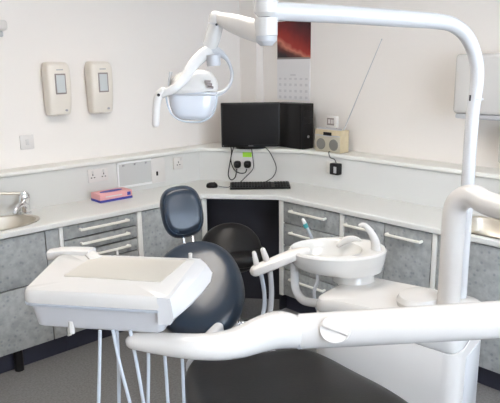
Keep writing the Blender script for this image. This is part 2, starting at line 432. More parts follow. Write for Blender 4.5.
soap(-1.70, -1.54, 1.395, 1.725, 'cream soap dispenser nearest the left edge of the wall, pale clear window', 1.59)
soap(-1.405, -1.24, 1.39, 1.725, 'cream soap dispenser on the wall above the tissue box, darker mottled window', 1.59)
# holder at the left edge
q = Vector((-1.93, 0, 1.93))
t = thing('wall_holder', (q.x, 0, 1.9), 'small cream wall holder cut off by the upper left edge', 'holder')
obj('holder_cup', B1(box, (-2.06, -.09, 1.905), (-1.905, -.001, 1.965), .018, 3), 'cream', t)
obj('holder_tray', B1(box, (-2.06, -.06, 1.87), (-1.925, -.001, 1.904), .008), 'lgrey', t)

def plate(name, M, w, h, label, cat, group=None, th=.009, sw=None, holes=(), green=False, material='cream'):
    """M: origin on wall, x across, y up, z out"""
    t = thing(name, M @ Vector((0, 0, 0)), label, cat, group)
    b = bm_(); box(b, (-w/2, -h/2, 0), (w/2, h/2, th), .003, 2, M); obj('face_plate', b, material, t)
    for (sx, sy, ww, hh) in (sw or ()):
        b = bm_(); box(b, (sx-ww/2, sy-hh/2, th-.001), (sx+ww/2, sy+hh/2, th+.004), .0015, 2, M); obj('rocker_switch', b, 'white', t)
    for (sx, sy) in holes:
        b = bm_()
        for dx, dy, a, c in ((0, .011, .003, .006), (-.011, -.008, .005, .003), (.011, -.008, .005, .003)):
            box(b, (sx+dx-a, sy+dy-c, th-.001), (sx+dx+a, sy+dy+c, th+.0006), 0, 2, M)
        obj('pin_holes', b, 'blk2', t)
    return t
def MLw(x, z, y=0.): return frame((x, y, z), (1, 0, 0), (0, 0, 1))
def MRw(y, z, x=WX): return frame((x, y, z), (0, -1, 0), (0, 0, 1))
plate('light_switch', MLw(-1.825, 1.238), .088, .088, 'square cream light switch on the wall below the soap dispensers', 'switch', sw=[(0, 0, .02, .034)])
plate('double_socket', MLw(-1.417, .988, -PX), .146, .086, 'cream double socket on the panel left of the framed panel', 'socket', sw=[(-.04, .026, .012, .018), (.04, .026, .012, .018)], holes=[(-.04, -.004), (.04, -.004)])
plate('single_socket', MLw(-.762, .990, -PX), .086, .086, 'single cream socket right of the framed panel near the corner', 'socket', sw=[(.022, .026, .012, .016)], holes=[(0, -.004)])
# framed panel
t = thing('viewing_panel', (-1.08, -PX, .94), 'long grey viewing panel in a cream frame on the splash panel', 'wall panel')
x0, x1, z0, z1 = -1.275, -.885, .872, 1.052; y = -PX
b = bm_(); xm = -1.0
for a in ((x0, z0, x1, z0+.015), (x0, z1-.013, x1, z1), (x0, z0, x0+.013, z1)): box(b, (a[0], y-.012, a[1]), (a[2], y-.001, a[3]), .002)
obj('frame', b, 'pvc', t)
obj('screen_panel', B1(box, (x0+.012, y-.006, z0+.012), (xm, y-.001, z1-.012)), 'vpanel', t)
c = obj('control_panel', B1(box, (xm, y-.013, z0+.001), (x1, y-.001, z1), .002), 'cream', t)
obj('control_switch', B1(box, (xm+.036, y-.02, .925), (xm+.05, y-.012, .955), .002), 'blk', c)
for k in range(3): obj('clip', B1(box, (x0+.045+k*.09, y-.014, z1-.03), (x0+.06+k*.09, y-.006, z1-.018), .002), 'grey', t)

# diagonal panel socket with plugs and leads
dd = Vector((LB[0]-LA[0], LB[1]-LA[1], 0)).normalized(); dn = Vector((dd.y, -dd.x, 0))
if dn.dot(Vector((-1, -1, 0))) < 0: dn = -dn
def DG(px, py):                                      # point of the diagonal panel seen at a pixel
    r = Fv + Rv*((px-250)/FPX) - Uv*((py-201.5)/FPX); A = Vector((LA[0], LA[1], 0))
    return C0 + r*((A-C0).dot(dn)/r.dot(dn))
def MD(p): return frame(p, dd, (0, 0, 1))
sc = DG(244, 161)
plate('double_socket', MD(sc), .16, .12, 'double socket with a lime green sticker below the monitor', 'socket', sw=[], holes=[], material='white')
st = DG(247.5, 154.5); b = bm_(); box(b, (-.034, -.018, .009), (.034, .018, .0105), 0, 2, MD(st))
so = [o for o in COL.objects if o.name.startswith('double_socket')][-1]
obj('sticker', b, 'green', so)
for (px, lab) in ((238, 'left one of two black plugs under the lime green sticker'), (248, 'right one of two black plugs under the lime green sticker')):
    pc = DG(px, 164); M = MD(pc)
    t = thing('mains_plug', pc, lab, 'plug', 'plugs under the monitor')
    b = bm_(); rings(b, [[M @ Vector((.026*s*sup(i*PI/12, 3)[0], .027*s*sup(i*PI/12, 3)[1], z)) for i in range(24)] for s, z in ((1, .0095), (1, .028), (.85, .036), (.4, .038))]); obj('plug_body', b, 'blk', t)
    obj('grip', B1(box, (-.012, -.012, .034), (.012, .012, .044), .004, 2, M), 'blk2', t)
def lead(pts, label, r=.0032):
    b = bm_(); tube(b, pts, r, k=7, seg=8); tag(obj('cable', b, 'blk'), label, 'cable')
lf = dn*.035
lead([DG(238, 168)+lf, DG(236.5, 176)+lf, DG(232.5, 179)+lf, DG(229.5, 174)+lf, DG(231, 163)+lf, DG(233, 152)+lf*1.2, DG(232.5, 146)+lf*1.4], 'black lead looping left of the plugs up to the monitor', .004)
lead([DG(248, 168)+lf, DG(246, 172)+lf, DG(240, 172)+lf, DG(235, 168)+lf*1.1, DG(232.5, 158)+lf*1.4, DG(235.5, 146)+lf*1.5], 'short black lead joining the right plug under the monitor', .004)
lead([DG(253, 147)+lf*1.4, DG(254, 158)+lf, DG(254, 168)+lf, DG(247, 176)+lf*1.4, DG(242, 181)+lf*2], 'thin black cable straight down from the monitor to the worktop')
lead([DG(266, 146)+lf*1.4, DG(271, 152)+lf, DG(277, 166)+lf, DG(274, 176)+lf*1.2, DG(265, 181)+lf*2.4], 'thin black cable bowing right from the monitor to the keyboard')

# adapter socket on the right panel
sp = pl(338, 168, 0, -PX)
plate('single_socket', MRw(sp.y+.032, sp.z, -PX), .13, .086, 'cream socket on the right panel behind the black adapter', 'socket', material='ledge')
M = MRw(sp.y-.008, sp.z, -PX-.0095)
t = thing('power_adapter', M @ Vector((0, 0, 0)), 'black power adapter plugged in below the radio', 'adapter')
obj('adapter_body', B1(box, (-.037, -.04, 0), (.037, .038, .05), .008, 3, M), 'blk', t)
obj('rating_label', B1(box, (.002, -.026, .0495), (.026, .018, .051), 0, 2, M), 'lgrey', t)
tp = M @ Vector((0, .036, .02))
lead([tp, tp+Vector((-.02, .0, .03)), Vector((-.155, -1.06, 1.06)), Vector((-.148, -1.04, ZL+.006)), Vector((-.12, -1.03, ZL+.006))], 'black cable from the adapter up over the ledge to the radio')

# calendar
cy0, cy1 = -.425, -.755
def CW(y, z, o): return Vector((WX-o, y, z))
zt, zm, zb = 1.995, 1.655, 1.455
c1 = pl(278, 22, 0, WX); c2 = pl(311, 19, 0, WX); c3 = pl(279, 98, 0, WX); c4 = pl(311, 95, 0, WX); cm = pl(280, 59, 0, WX)
cy0, cy1, zt, zb, zm = c1.y, c2.y, c1.z, c3.z-.01, cm.z
t = thing('calendar', (WX, (cy0+cy1)/2, zb), 'wall calendar with a red night sky picture above a white date sheet', 'calendar')
o = obj('picture_page', B1(box, (WX-.008, cy1, zm), (WX-.001, cy0, zt)), 'aurora', t)
# object coordinates of the print are measured from the bottom of the calendar
o2 = obj('date_page', B1(box, (WX-.010, cy1, zb), (WX-.001, cy0, zm-.003)), 'dates', t)
obj('picture_border', B1(box, (WX-.0095, cy1, zm-.003), (WX-.0078, cy0, zm+.010)), 'frameg', o)

# towel dispenser on right wall
ta = pl(455, 60, 0, WX-.0); 
tw = thing('towel_dispenser', (WX, -2.05, 1.37), 'large white paper towel dispenser on the wall behind the white pole', 'towel dispenser')
ya = pl(452, 110, 0, -.17).y; zb_ = pl(460, 119, 0, -.17).z; zt_ = pl(460, 54, 0, -.17).z
b = bm_(); box(b, (-.17, ya-.40, zb_+.03), (WX-.001, ya, zt_), .02, 3); obj('dispenser_cover', b, 'white', tw)
b = bm_(); box(b, (-.155, ya-.39, zb_), (WX-.001, ya-.01, zb_+.03), .01, 2); obj('towel_slot', b, 'lgrey', tw)
ys = pl(499, 150, 0, -.08).y; z1_ = pl(499, 128, 0, -.08).z; z0_ = pl(499, 168, 0, -.08).z
sd = thing('soap_dispenser', (WX, ys-.04, z0_), 'white soap dispenser cut off by the right edge', 'soap dispenser')
obj('dispenser_body', B1(box, (-.07, ys-.11, z0_+.02), (WX-.001, ys+.012, z1_), .02, 3), 'white', sd)
obj('outlet', B1(cyl, (-.02, ys-.05, z0_), (-.02, ys-.05, z0_+.025), .014), 'lgrey', sd)

# ------------------------------------------------------------------ things on worktop and ledge
t = thing('tissue_box', (-1.38, -.22, ZT), 'pink and blue tissue box on the left worktop', 'tissue box')
obj('carton', B1(box, (-1.50, -.285, ZT+.016), (-1.262, -.165, ZT+.056), .002), 'pink', t)
obj('blue_base', B1(box, (-1.501, -.286, ZT+.001), (-1.261, -.164, ZT+.016), .001), 'blue', t)
b = bm_(); prism(b, ell((-1.385, -.225), .082, .026), ZT+.0555, ZT+.058); obj('tissue_slot', b, 'blue', t)
b = bm_(); box(b, (-1.30, -.2875, ZT+.024), (-1.275, -.284, ZT+.046)); obj('square_mark', b, 'blue', t)
b = bm_(); box(b, (-1.46, -.2868, ZT+.032), (-1.34, -.284, ZT+.039)); obj('printed_band', b, 'cream', t)
# keyboard
k0 = pl(230, 190, 2, ZT); k1 = pl(290.5, 189, 2, ZT); kx = (k1-k0).normalized(); ky = Vector((-kx.y, kx.x, 0)); KL = (k1-k0).length
M = frame(k0+Vector((0, 0, .001)), kx, ky)
t = thing('keyboard', (k0+k1)/2, 'black keyboard on the corner worktop under the monitor', 'keyboard')
b = bm_(); prism(b, [(0, 0), (.14, 0), (.14, .026), (0, .014)], 0, KL, (), frame(k0+Vector((0, 0, .001)), ky, (0, 0, 1)))
obj('keyboard_case', b, 'blk', t)
kb_keys = []
b = bm_()
for r in range(5):
    n = 20
    for i in range(n):
        if i == 14 or (r in (2,) and i in (15, 16)): continue
        xx = .008+i*(KL-.016)/n; yy = .012+r*.024
        zz = .014+yy/.14*.012
        box(b, (xx+.0015, yy, zz-.002), (xx+(KL-.016)/n-.0015, yy+.02, zz+.008), .0015, 1, M)
obj('keys', b, 'blk2', t)
# mouse and mat note
mp = pl(212, 187.5, 2, ZT)
M = frame(mp, kx, ky)
t = thing('computer_mouse', mp, 'black computer mouse left of the keyboard', 'mouse')
b = bm_(); rings(b, [[M @ Vector((.042*s*sup(i*PI/12, 2.5)[0], .03*s*sup(i*PI/12, 2.5)[1], z)) for i in range(24)] for s, z in ((.9, .001), (1, .008), (.95, .022), (.75, .032), (.4, .037), (.05, .038))]); obj('mouse_shell', b, 'blk', t)
obj('scroll_wheel', B1(cyl, M @ Vector((.018, -.004, .033)), M @ Vector((.018, .004, .033)), .007), 'blk2', t)
lead([mp+kx*.04+Vector((0, 0, .012)), mp+kx*.07+Vector((0, 0, .004)), k0+ky*.07-kx*.02+Vector((0, 0, .004)), k0+ky*.08+Vector((.0, 0, .01))], 'thin dark mouse cable lying on the worktop', .002)
nt_ = pl(221, 187.5, 2, ZT); b = bm_(); box(b, (-.045, -.03, .0005), (.045, .03, .0015), 0, 2, frame(nt_, kx, ky))
tag(obj('paper_note', b, 'lgrey'), 'small pale paper lying between mouse and keyboard', 'note')

# monitor
mc = at(250.5, 125, 4.455)
fwd = -u2
M = frame(mc, v2, (0, 0, 1))                         # z = v2 x up = toward the viewer?
if (M.to_3x3() @ Vector((0, 0, 1))).dot(u2) > 0: M = frame(mc, v2, (0, 0, 1)) @ Matrix.Scale(-1, 4, (0, 0, 1))
t = thing('monitor', Vector((mc.x, mc.y, ZL)), 'wide black computer monitor on the corner ledge', 'monitor')
hw, hh = .214, .1615
obj('casing', B1(box, (-hw, -hh, -.03), (hw, hh, 0), .006, 2, M), 'blk', t)
o = obj('screen', B1(box, (-hw+.012, -hh+.02, -.004), (hw-.012, hh-.012, .0012), 0, 2, M), 'screen', t)
obj('power_light', B1(box, (-hw+.009, -hh+.008, 0), (-hw+.014, -hh+.013, .002), 0, 2, M), 'cool', t)
obj('maker_mark', B1(box, (-.018, -hh+.007, 0), (.018, -hh+.011, .0012), 0, 2, M), 'grey', t)
zz = ZL-mc.z
obj('stand_neck', B1(box, (-.035, zz+.012, -.055), (.035, 0, -.03), .005, 2, M), 'blk', t)
b = bm_(); rings(b, [[M @ Vector((.11*s*math.cos(i*PI/14), z, -.02+.065*s*math.sin(i*PI/14))) for i in range(28)] for s, z in ((1, zz+.001), (1, zz+.008), (.9, zz+.013), (.3, zz+.015))]); obj('stand_base', b, 'blk', t)
# computer tower
t = thing('computer_tower', (-.1, -.6, ZL), 'black computer tower standing right of the monitor', 'computer')
tx0, tx1, ty0, ty1, tz = -.15, -.035, -.80, -.50, ZL+.325
obj('case', B1(box, (tx0, ty0+.02, ZL+.001), (tx1, ty1, tz), .004), 'blk', t)
f = obj('front_panel', B1(box, (tx0, ty0, ZL+.001), (tx1, ty0+.02, tz), .006), 'blk2', t)
b = bm_()
for q in range(3): box(b, (tx0+.012, ty0-.0015, tz-.05-q*.045), (tx1-.012, ty0+.003, tz-.015-q*.045), .002)
obj('drive_bays', b, 'blk', f)
obj('power_button', B1(cyl, ((tx0+tx1)/2, ty0-.004, ZL+.09), ((tx0+tx1)/2, ty0+.002, ZL+.09), .01), 'silver', f)
obj('side_seam', B1(box, (tx0-.0015, ty0+.035, ZL+.01), (tx0+.002, ty0+.037, tz-.01)), 'blk2', t)
# radio
rx0, rx1, ry0, ry1 = -.125, -.03, -1.12, -.89
t = thing('radio', (-.08, -1.015, ZL), 'pale wooden radio with two round speakers on the right ledge', 'radio')
H = .155
obj('radio_case', B1(box, (rx0+.004, ry0, ZL+.001), (rx1, ry1, ZL+H), .004), 'wood', t)
obj('front_board', B1(box, (rx0+.001, ry0+.004, ZL+.004), (rx0+.006, ry1-.004, ZL+H-.048), .002), 'fboard', t)
b = bm_(); prism(b, [(rx0, ZL+H-.045), (rx0+.004, ZL+H-.045), (rx0+.03, ZL+H+.006), (rx0+.024, ZL+H+.012)], ry0+.006, ry1-.006, (), Matrix(((1, 0, 0, 0), (0, 0, 1, 0), (0, 1, 0, 0), (0, 0, 0, 1))))
o = obj('control_fascia', b, 'silver', t)
obj('display', B1(box, (rx0-.0015, -1.04, ZL+H-.038), (rx0+.014, -.97, ZL+H-.015), .001, 2), 'blk', o)
for y_ in (-1.062, -.948):
    b = bm_(); cyl(b, (rx0+.006, y_, ZL+.055), (rx0-.001, y_, ZL+.055), .041, seg=28, r2=.039); obj('speaker', b, 'speaker', t)
ab = Vector((-.075, ry0+.012, ZL+H)); ae = pl(381.5, 40, 0, -.04)
b = bm_(); tube(b, [ab, ab+(ae-ab)*.35, ae], [.0036, .003, .0022], smooth=False, seg=8); cyl(b, ae, ae+(ae-ab).normalized()*.008, .004, 8)
obj('aerial', b, 'silver', t)
# small clock on radio
cxx = (rx0+rx1)/2; t = thing('desk_clock', (cxx, -1.0, ZL+H), 'small silver digital clock on top of the radio', 'clock')
obj('clock_case', B1(box, (cxx-.012, -1.05, ZL+H+.013), (cxx+.02, -.955, ZL+H+.092), .005), 'cream', t)
obj('clock_display', B1(box, (cxx-.0135, -1.035, ZL+H+.03), (cxx-.011, -.972, ZL+H+.08)), 'frameg', t)
obj('clock_foot', B1(box, (cxx-.015, -1.04, ZL+H+.001), (cxx+.02, -.965, ZL+H+.014), .003), 'white', t)
exec_marks = [(-.014, -1.032, .05, -.998, .078)]
b = bm_()
for dy in (-1.03, -1.018, -1.002, -.992): box(b, (cxx-.0142, dy, ZL+H+.042), (cxx-.0134, dy+.007, ZL+H+.07))
obj('clock_digits', b, 'cream', t)

# ------------------------------------------------------------------ dental unit (water unit, cuspidor)
FL, FRr, BR, BL = (.222, 2.14), (.69, 1.85), (.87, 2.10), (.43, 2.40)
UB = Q(.56, 2.12, 0)
unit = thing('dental_unit', UB, 'white dental unit cabinet with the rinse basin on top', 'dental unit')
def rpoly(pts, r, k=6):                              # polygon with rounded corners
    out = []; n = len(pts)
    for i in range(n):
        a, p, c = Vector(pts[i-1]), Vector(pts[i]), Vector(pts[(i+1) % n])
        d1 = (a-p).normalized(); d2 = (c-p).normalized()
        s, e_ = p+d1*r, p+d2*r
        for j in range(k+1):
            t_ = j/k; out.append(tuple((1-t_)**2*s+2*t_*(1-t_)*p+t_*t_*e_))
    return out
poly = [FL, FRr, BR, BL]; cen = Vector((.56, 2.12))
def scaled(P, s): return [tuple(cen+(Vector(p)-cen)*s) for p in P]
def polyrings(b, lst, r=.06):
    rs = []
    for s, z in lst:
        rs.append([Q(p[0], p[1], z(p) if callable(z) else z) for p in rpoly(scaled(poly, s), r*s)])
    rings(b, rs)
# seam between the lid and the lower body dips at the front right corner
def seam(off_): return lambda p: .80+off_-.05*max(0, 1-abs((p[0]-.66)/.22))
b = bm_(); polyrings(b, [(.93, .002), (.95, .03), (.97, .3), (.985, .6), (.99, seam(-.012)), (.975, seam(-.008))]); obj('lower_body', b, 'cream', unit)
b = bm_(); polyrings(b, [(.975, seam(-.007)), (.992, seam(-.003)), (1, seam(.01)), (.995, .825), (.97, .842), (.92, .850), (.5, .851)]); obj('lid', b, 'white', unit)
b = bm_(); lathe(b, [(.001, .846), (.086, .846), (.09, .868), (.08, .886), (.04, .894), (.001, .896)], Matrix.Translation(Q(.605, 2.06, 0)), sx=1, sy=.85); obj('filter_cover', b, 'white', unit)
# recess on the right side
dR = (Vector(BR)-Vector(FRr)); dRn = dR.normalized(); nR = Vector((dRn.y, -dRn.x))
Mr = frame(Q(*(Vector(FRr)+dR*.52+nR*-.006), .62), v2*dRn.x+u2*dRn.y, (0, 0, 1))
obj('side_panel', B1(box, (-.085, -.2, -.002), (.085, .09, .006), .004, 2, Mr), 'cool', unit)
# neck and bowl
def el(l, d, rx, ry, z, n=2, seg=44, tilt=0): return [Q(l-.03+rx*sup(i*2*PI/seg, n)[0], d+ry*sup(i*2*PI/seg, n)[1], z+tilt*(rx*sup(i*2*PI/seg, n)[0])) for i in range(seg)]
b = bm_()
rings(b, [el(.445, 2.33, .086, .082, .846), el(.445, 2.33, .080, .075, .868), el(.44, 2.335, .085, .075, .880), el(.415, 2.35, .145, .110, .884), el(.39, 2.37, .180, .136, .897), el(.384, 2.37, .192, .146, .918),
          el(.382, 2.37, .198, .150, .950), el(.382, 2.37, .199, .152, .962), el(.382, 2.37, .192, .146, .970), el(.345, 2.37, .150, .126, .971), el(.34, 2.37, .142, .120, .965),
          el(.34, 2.37, .134, .113, .94), el(.335, 2.37, .105, .09, .905), el(.33, 2.37, .02, .02, .896)])
obj('rinse_basin', b, 'china', unit)
b = bm_(); lathe(b, [(.001, 0), (.018, 0), (.018, .003), (.001, .004)], Matrix.Translation(Q(.30, 2.37, .896))); obj('drain', b, 'chrome', unit)
# cup filler spout
tube(b := bm_(), [at(373, 262, 2.33), at(376, 252, 2.33), at(375, 241, 2.33), at(370, 231, 2.33), at(364, 225, 2.33), at(360, 225.5, 2.33)], [(.030, .028), (.023, .020), (.018, .016), (.014, .012), (.011, .010), (.008, .008)], k=5, rnd=True)
obj('cup_filler', b, 'white', unit)
tube(b := bm_(), [at(358, 256, 2.47), at(359, 248, 2.47), at(354, 241.5, 2.47), at(346, 240.5, 2.465), at(340, 244, 2.46)], [(.034, .020), (.034, .020), (.034, .018), (.028, .015), (.018, .010)], k=5, rnd=True)
obj('bowl_spout', b, 'white', unit)
# swan-neck pipe to the assistant's holder
tube(b := bm_(), [at(294.5, 258, 2.38), at(294.5, 275, 2.38), at(296, 290, 2.36), at(303, 300, 2.32), at(316, 303, 2.28), at(330, 304, 2.25)], .0175, k=6); obj('swan_neck_pipe', b, 'cool', unit)
# assistant's holder
hold = [at(257, 270, 2.3), at(272, 264, 2.3), at(291, 256, 2.32), at(305, 252, 2.34)]
tube(b := bm_(), hold, [(.03, .022), (.03, .022), (.028, .022), (.025, .02)], n=3, rnd=True, up=(0, 0, 1)); ho = obj('instrument_holder', b, 'cream', unit)
for (a, c, r_) in (((257, 266), (254, 253), .011), ((267, 262), (263, 250), .013)):
    tube(b := bm_(), [at(*a, 2.3), at(*c, 2.3)], [r_*1.1, r_*.8], smooth=False, rnd=True); obj('suction_nozzle', b, 'cream', ho)
tube(b := bm_(), [at(261, 274, 2.3), at(264, 290, 2.32), at(264.5, 305, 2.32), at(262, 322, 2.3), at(262, 345, 2.28), Q(.2, 2.2, .3), Q(.35, 2.15, .15)], .0085, k=6); obj('suction_hose', b, 'hose', unit)
tube(b := bm_(), [at(270, 271, 2.3), at(271.5, 288, 2.32), at(271, 305, 2.32), at(269, 322, 2.3), at(270, 345, 2.28), Q(.24, 2.2, .3), Q(.4, 2.15, .15)], .0105, k=6); obj('suction_hose', b, 'lgrey', unit)
# ejector tube with a teal collar, behind bowl
tube(b := bm_(), [at(303.8, 221.5, 2.62), at(308.5, 231, 2.62), at(313.5, 243, 2.62), at(317, 258, 2.6), at(317.5, 280, 2.56), at(316, 305, 2.5), Q(.42, 2.42, .3), Q(.45, 2.35, .2)], .0075, k=6, rnd=True); sj = obj('saliva_ejector', b, 'hose', unit)
tube(b := bm_(), [at(304.6, 223.5, 2.62), at(306.6, 227.5, 2.62)], .0105, smooth=False); obj('teal_collar', b, 'teal', sj)
tube(b := bm_(), [at(303, 220, 2.62), at(304.4, 223, 2.62)], [.008, .010], smooth=False, rnd=True); obj('ejector_tip', b, 'white', sj)

# thick post carrying the delivery arm
pb = (.69, 2.0)
t = thing('support_post', Q(pb[0], pb[1], .87), 'thick white post bending over to the right at its top', 'post')
zt = 1.225
tube(b := bm_(), [Q(*pb, .8515), Q(*pb, 1.0), Q(*pb, 1.17), Q(.692, 1.996, 1.222), Q(.704, 1.975, 1.255), Q(.730, 1.935, 1.272), at(500, 207, 1.85), Q(1.0, 1.48, 1.26)], .0385, k=7, seg=20)
obj('bent_tube', b, 'cream', t)
obj('end_joint', B1(cyl, Q(1.0, 1.48, 1.33), Q(1.0, 1.48, 1.175), .055, 24, None, .01), 'white', t)
obj('foot_collar', B1(cyl, Q(*pb, .8515), Q(*pb, .868), .046, 24), 'white', t)

# light pole
lb = (.79, 2.13)
lt = thing('light_pole', Q(*lb, .87), 'tall thin white pole bending left over the room, carrying the lamp', 'pole')
e1 = at(428, 20.5, 2.06); e2 = at(268, 11, 1.9)
top = at(476, 62, 2.12)
zp = top.z; lp = (top-O2); ll, ld = lp.dot(v2), lp.dot(u2)
lb = (ll, ld)
b = bm_()
seq = [Q(*lb, .8515), Q(*lb, 1.2), Q(*lb, 1.5), at(477, 80, ld), at(475.5, 58, 2.115), at(467, 37, 2.105), at(453, 25, 2.09), at(434, 21, 2.07), at(400, 18.6, 2.035), at(340, 14.5, 1.97), e2]
tube(b, seq, [.0225]*4+[.023, .0235, .024, .025, .0265, .027, .027], k=7, seg=18); obj('curved_pole', b, 'cool', lt)
b = bm_(); pj = at(476.3, 99, ld); cyl(b, pj-Vector((0, 0, .003)), pj+Vector((0, 0, .003)), .0235, 24); obj('pole_seam', b, 'lgrey', lt)
b = bm_(); ps = at(470.3, 98, ld-.010); box(b, ps-Vector((.003, .003, .010)), ps+Vector((.003, .003, .010)), .001); obj('lock_screw', b, 'blk2', lt)

# lamp arm and head
J = at(266, 20, 1.9)
lmp = thing('operating_light', Vector((J.x, J.y, J.z-.1)), 'white operating light hanging from its jointed arm above the headrest', 'operating light')
b = bm_(); zA = at(266, 17.5, 1.9).z
cyl(b, Vector((J.x, J.y, zA+.002)), Vector((J.x, J.y, zA+.085)), .036, 28, None, .012); obj('upper_joint', b, 'white', lmp)
b = bm_(); cyl(b, Vector((J.x, J.y, zA-.052)), Vector((J.x, J.y, zA-.001)), .035, 28); k = obj('lower_joint', b, 'white', lmp)
b = bm_(); tube(b, [Vector((J.x, J.y, zA-.053)), Vector((J.x, J.y, zA-.068)), Vector((J.x, J.y, zA-.082))], [.034, .032, .018], smooth=False, seg=28); obj('joint_cap', b, 'lgrey', k)
tube(b := bm_(), [at(261, 32, 1.9), at(250, 29, 1.95), at(235, 24, 2.0), at(222, 19.5, 2.05), at(217, 19, 2.06)], [(.022, .034), (.022, .033), (.022, .030), (.022, .022), (.020, .019)], n=2.6, rnd=True, up=(0, 0, 1)); obj('spring_arm', b, 'cream', lmp)
tube(b := bm_(), [at(216, 18, 2.06), at(215.5, 27, 2.06), at(212, 40, 2.06), at(208.5, 52, 2.06)], [.023, .024, .025, .020], rnd=True); dl = obj('drop_link', b, 'white', lmp)
b = bm_(); a_, c_ = at(216.2, 24, 2.06), at(215.6, 26, 2.06); cyl(b, a_, c_, .0246, 20); obj('link_ring', b, 'lgrey', dl)
obj('pivot_pin', B1(cyl, at(216.5, 24.5, 2.03), at(216.5, 24.5, 2.04), .004, 10), 'blk2', dl)
# yoke
hd = 2.06
tube(b := bm_(), [at(212, 50, hd), at(203, 55, hd-.02), at(193, 65, hd-.05), at(184, 79, hd-.08), at(174, 88.5, hd-.10), at(162, 94.5, hd-.10)], [(.016, .02), (.017, .021), (.016, .019), (.014, .016), (.013, .014), (.011, .012)], k=6, rnd=True); yk = obj('yoke', b, 'white', lmp)
tube(b := bm_(), [at(211, 50, hd), at(220, 53, hd+.02), at(228, 61, hd+.04), at(232, 74, hd+.06), at(229, 86, hd+.06), at(221, 93, hd+.05), at(213, 94, hd+.04)], [.020, .013, .0065, .006, .006, .007, .010], k=6, rnd=True); obj('yoke_bow', b, 'lgrey', lmp)
tube(b := bm_(), [at(213, 55, hd-.02), at(214, 66, hd-.02)], [.024, .022], smooth=False); obj('swivel_knob', b, 'lgrey', lmp)
tube(b := bm_(), [at(163, 91, hd-.10), at(158.5, 96, hd-.10), at(156.5, 106, hd-.10), at(155.5, 124, hd-.10)], [.012, .0135, .0125, .0115], k=5, rnd=True); hn = obj('grip_handle', b, 'cream', lmp)
obj('handle_screw', B1(cyl, at(158.5, 95, hd-.118), at(158.5, 95, hd-.112), .005, 10), 'blk2', hn)
# head: shell above, shield below
hc = at(193, 90, hd+.0)
Xh = (at(216, 93, hd)-at(170, 92, hd)).normalized()
def hp(x, y, z): return hc+Xh*x+u2*y+Vector((0, 0, z))
b = bm_(); rs = []
for s, z, yy in ((1.0, -.006, 0), (1.03, .004, 0), (1.0, .018, .004), (.9, .036, .010), (.72, .052, .014), (.45, .063, .016), (.02, .067, .016)):
    rs.append([hp(.082*s*sup(i*2*PI/40, 2.6)[0], yy+.075*s*sup(i*2*PI/40, 2.4)[1], z-.10*(.082*s*sup(i*2*PI/40, 2.6)[0])*-1) for i in range(40)])
rings(b, rs); obj('lamp_housing', b, 'white', lmp)
b = bm_(); rs = []
for s, z, yy in ((.96, -.004, 0), (.97, -.02, -.002), (.92, -.05, -.006), (.82, -.075, -.010), (.68, -.090, -.010), (.5, -.096, -.01), (.02, -.099, -.01)):
    rs.append([hp(.084*s*sup(i*2*PI/40, 3)[0]-.0, yy+.066*s*sup(i*2*PI/40, 3)[1], z) for i in range(40)])
rings(b, rs); sh = obj('light_shield', b, 'shield', lmp)
def rimtube(s, z, yy, r): return [hp(.083*s*sup(i*2*PI/24, 3)[0], yy+.067*s*sup(i*2*PI/24, 3)[1], z) for i in range(25)]
tube(b := bm_(), rimtube(.98, -.012, -.002, 0), .0028, k=2, seg=8); obj('shield_rim', b, 'lgrey', sh)
tube(b := bm_(), [hp(x_, -.066, z_) for x_, z_ in ((-.082, -.012), (-.078, -.045), (-.064, -.078), (-.035, -.096), (0, -.10), (.035, -.096), (.064, -.078), (.078, -.045), (.082, -.012))], .003, k=4, seg=8); obj('front_rim', b, 'hose', sh)
for q in range(3):
    a_ = at(204.5+q*1.4, 81+q*3.0, hd-.075); c_ = at(210.5+q*1.4, 81.6+q*3.0, hd-.07)
    tube(b := bm_(), [a_, c_], .0042, smooth=False, seg=8); obj('vent_slot', b, 'frameg', lmp)
tube(b := bm_(), [at(171, 72, hd-.03), at(169.5, 82, hd-.03), at(170.5, 93, hd-.03)], [(.005, .02)]*3, k=4, up=tuple(-u2)); obj('edge_fin', b, 'lgrey', lmp)

# ------------------------------------------------------------------ delivery arm + instrument tray
da = thing('delivery_arm', Q(1.0, 1.48, 1.02), 'thick white arm sweeping across the front below the instrument tray', 'arm')
R_ = at(500, 319.5, 1.55); L_ = at(300, 331.5, 1.6); dirA = (R_-L_)
tube(b := bm_(), [L_, L_+dirA*.5, R_, R_+dirA*.38], [(.042, .0505), (.043, .051), (.044, .0515), (.044, .052)], smooth=False, seg=36, n=2.15, up=(0, 0, 1)); la = obj('long_arm', b, 'armw', da)
far = R_+dirA*.36
tube(b := bm_(), [far, far+(Q(1.0, 1.48, 1.12)-far)*.5, Q(1.0, 1.48, 1.17)], [.05, .05, .045], rnd=True); obj('rear_joint', b, 'white', da)
tube(b := bm_(), [at(136, 341, 1.50), at(165, 344, 1.48), at(195, 346.5, 1.46), at(220, 346, 1.47), at(240, 342, 1.5), at(260, 334.5, 1.54), at(276, 330, 1.57), at(288, 330.5, 1.59), at(297, 332.5, 1.6)],
     [(.028, .020), (.034, .027), (.037, .031), (.039, .035), (.041, .040), (.045, .047), (.048, .051), (.046, .049), (.042, .044)], k=6, seg=28, n=2.3, rnd=True, up=(0, 0, 1)); obj('front_arm', b, 'white', da)
tube(b := bm_(), [at(296.5, 332.3, 1.6), at(300.5, 331.8, 1.597)], [(.041, .047)]*2, smooth=False, n=2.4, seg=28, up=(0, 0, 1)); obj('elbow_seam', b, 'lgrey', da)
# dial
near = -(u2*.82+v2*.30+Vector((0, 0, -.48))).normalized()
arm_dir = dirA.normalized(); nrm = (C0-at(335, 331, 1.5)); nrm = (nrm-arm_dir*nrm.dot(arm_dir)).normalized()
dc = at(335, 331.5, 1.52)-u2*.0
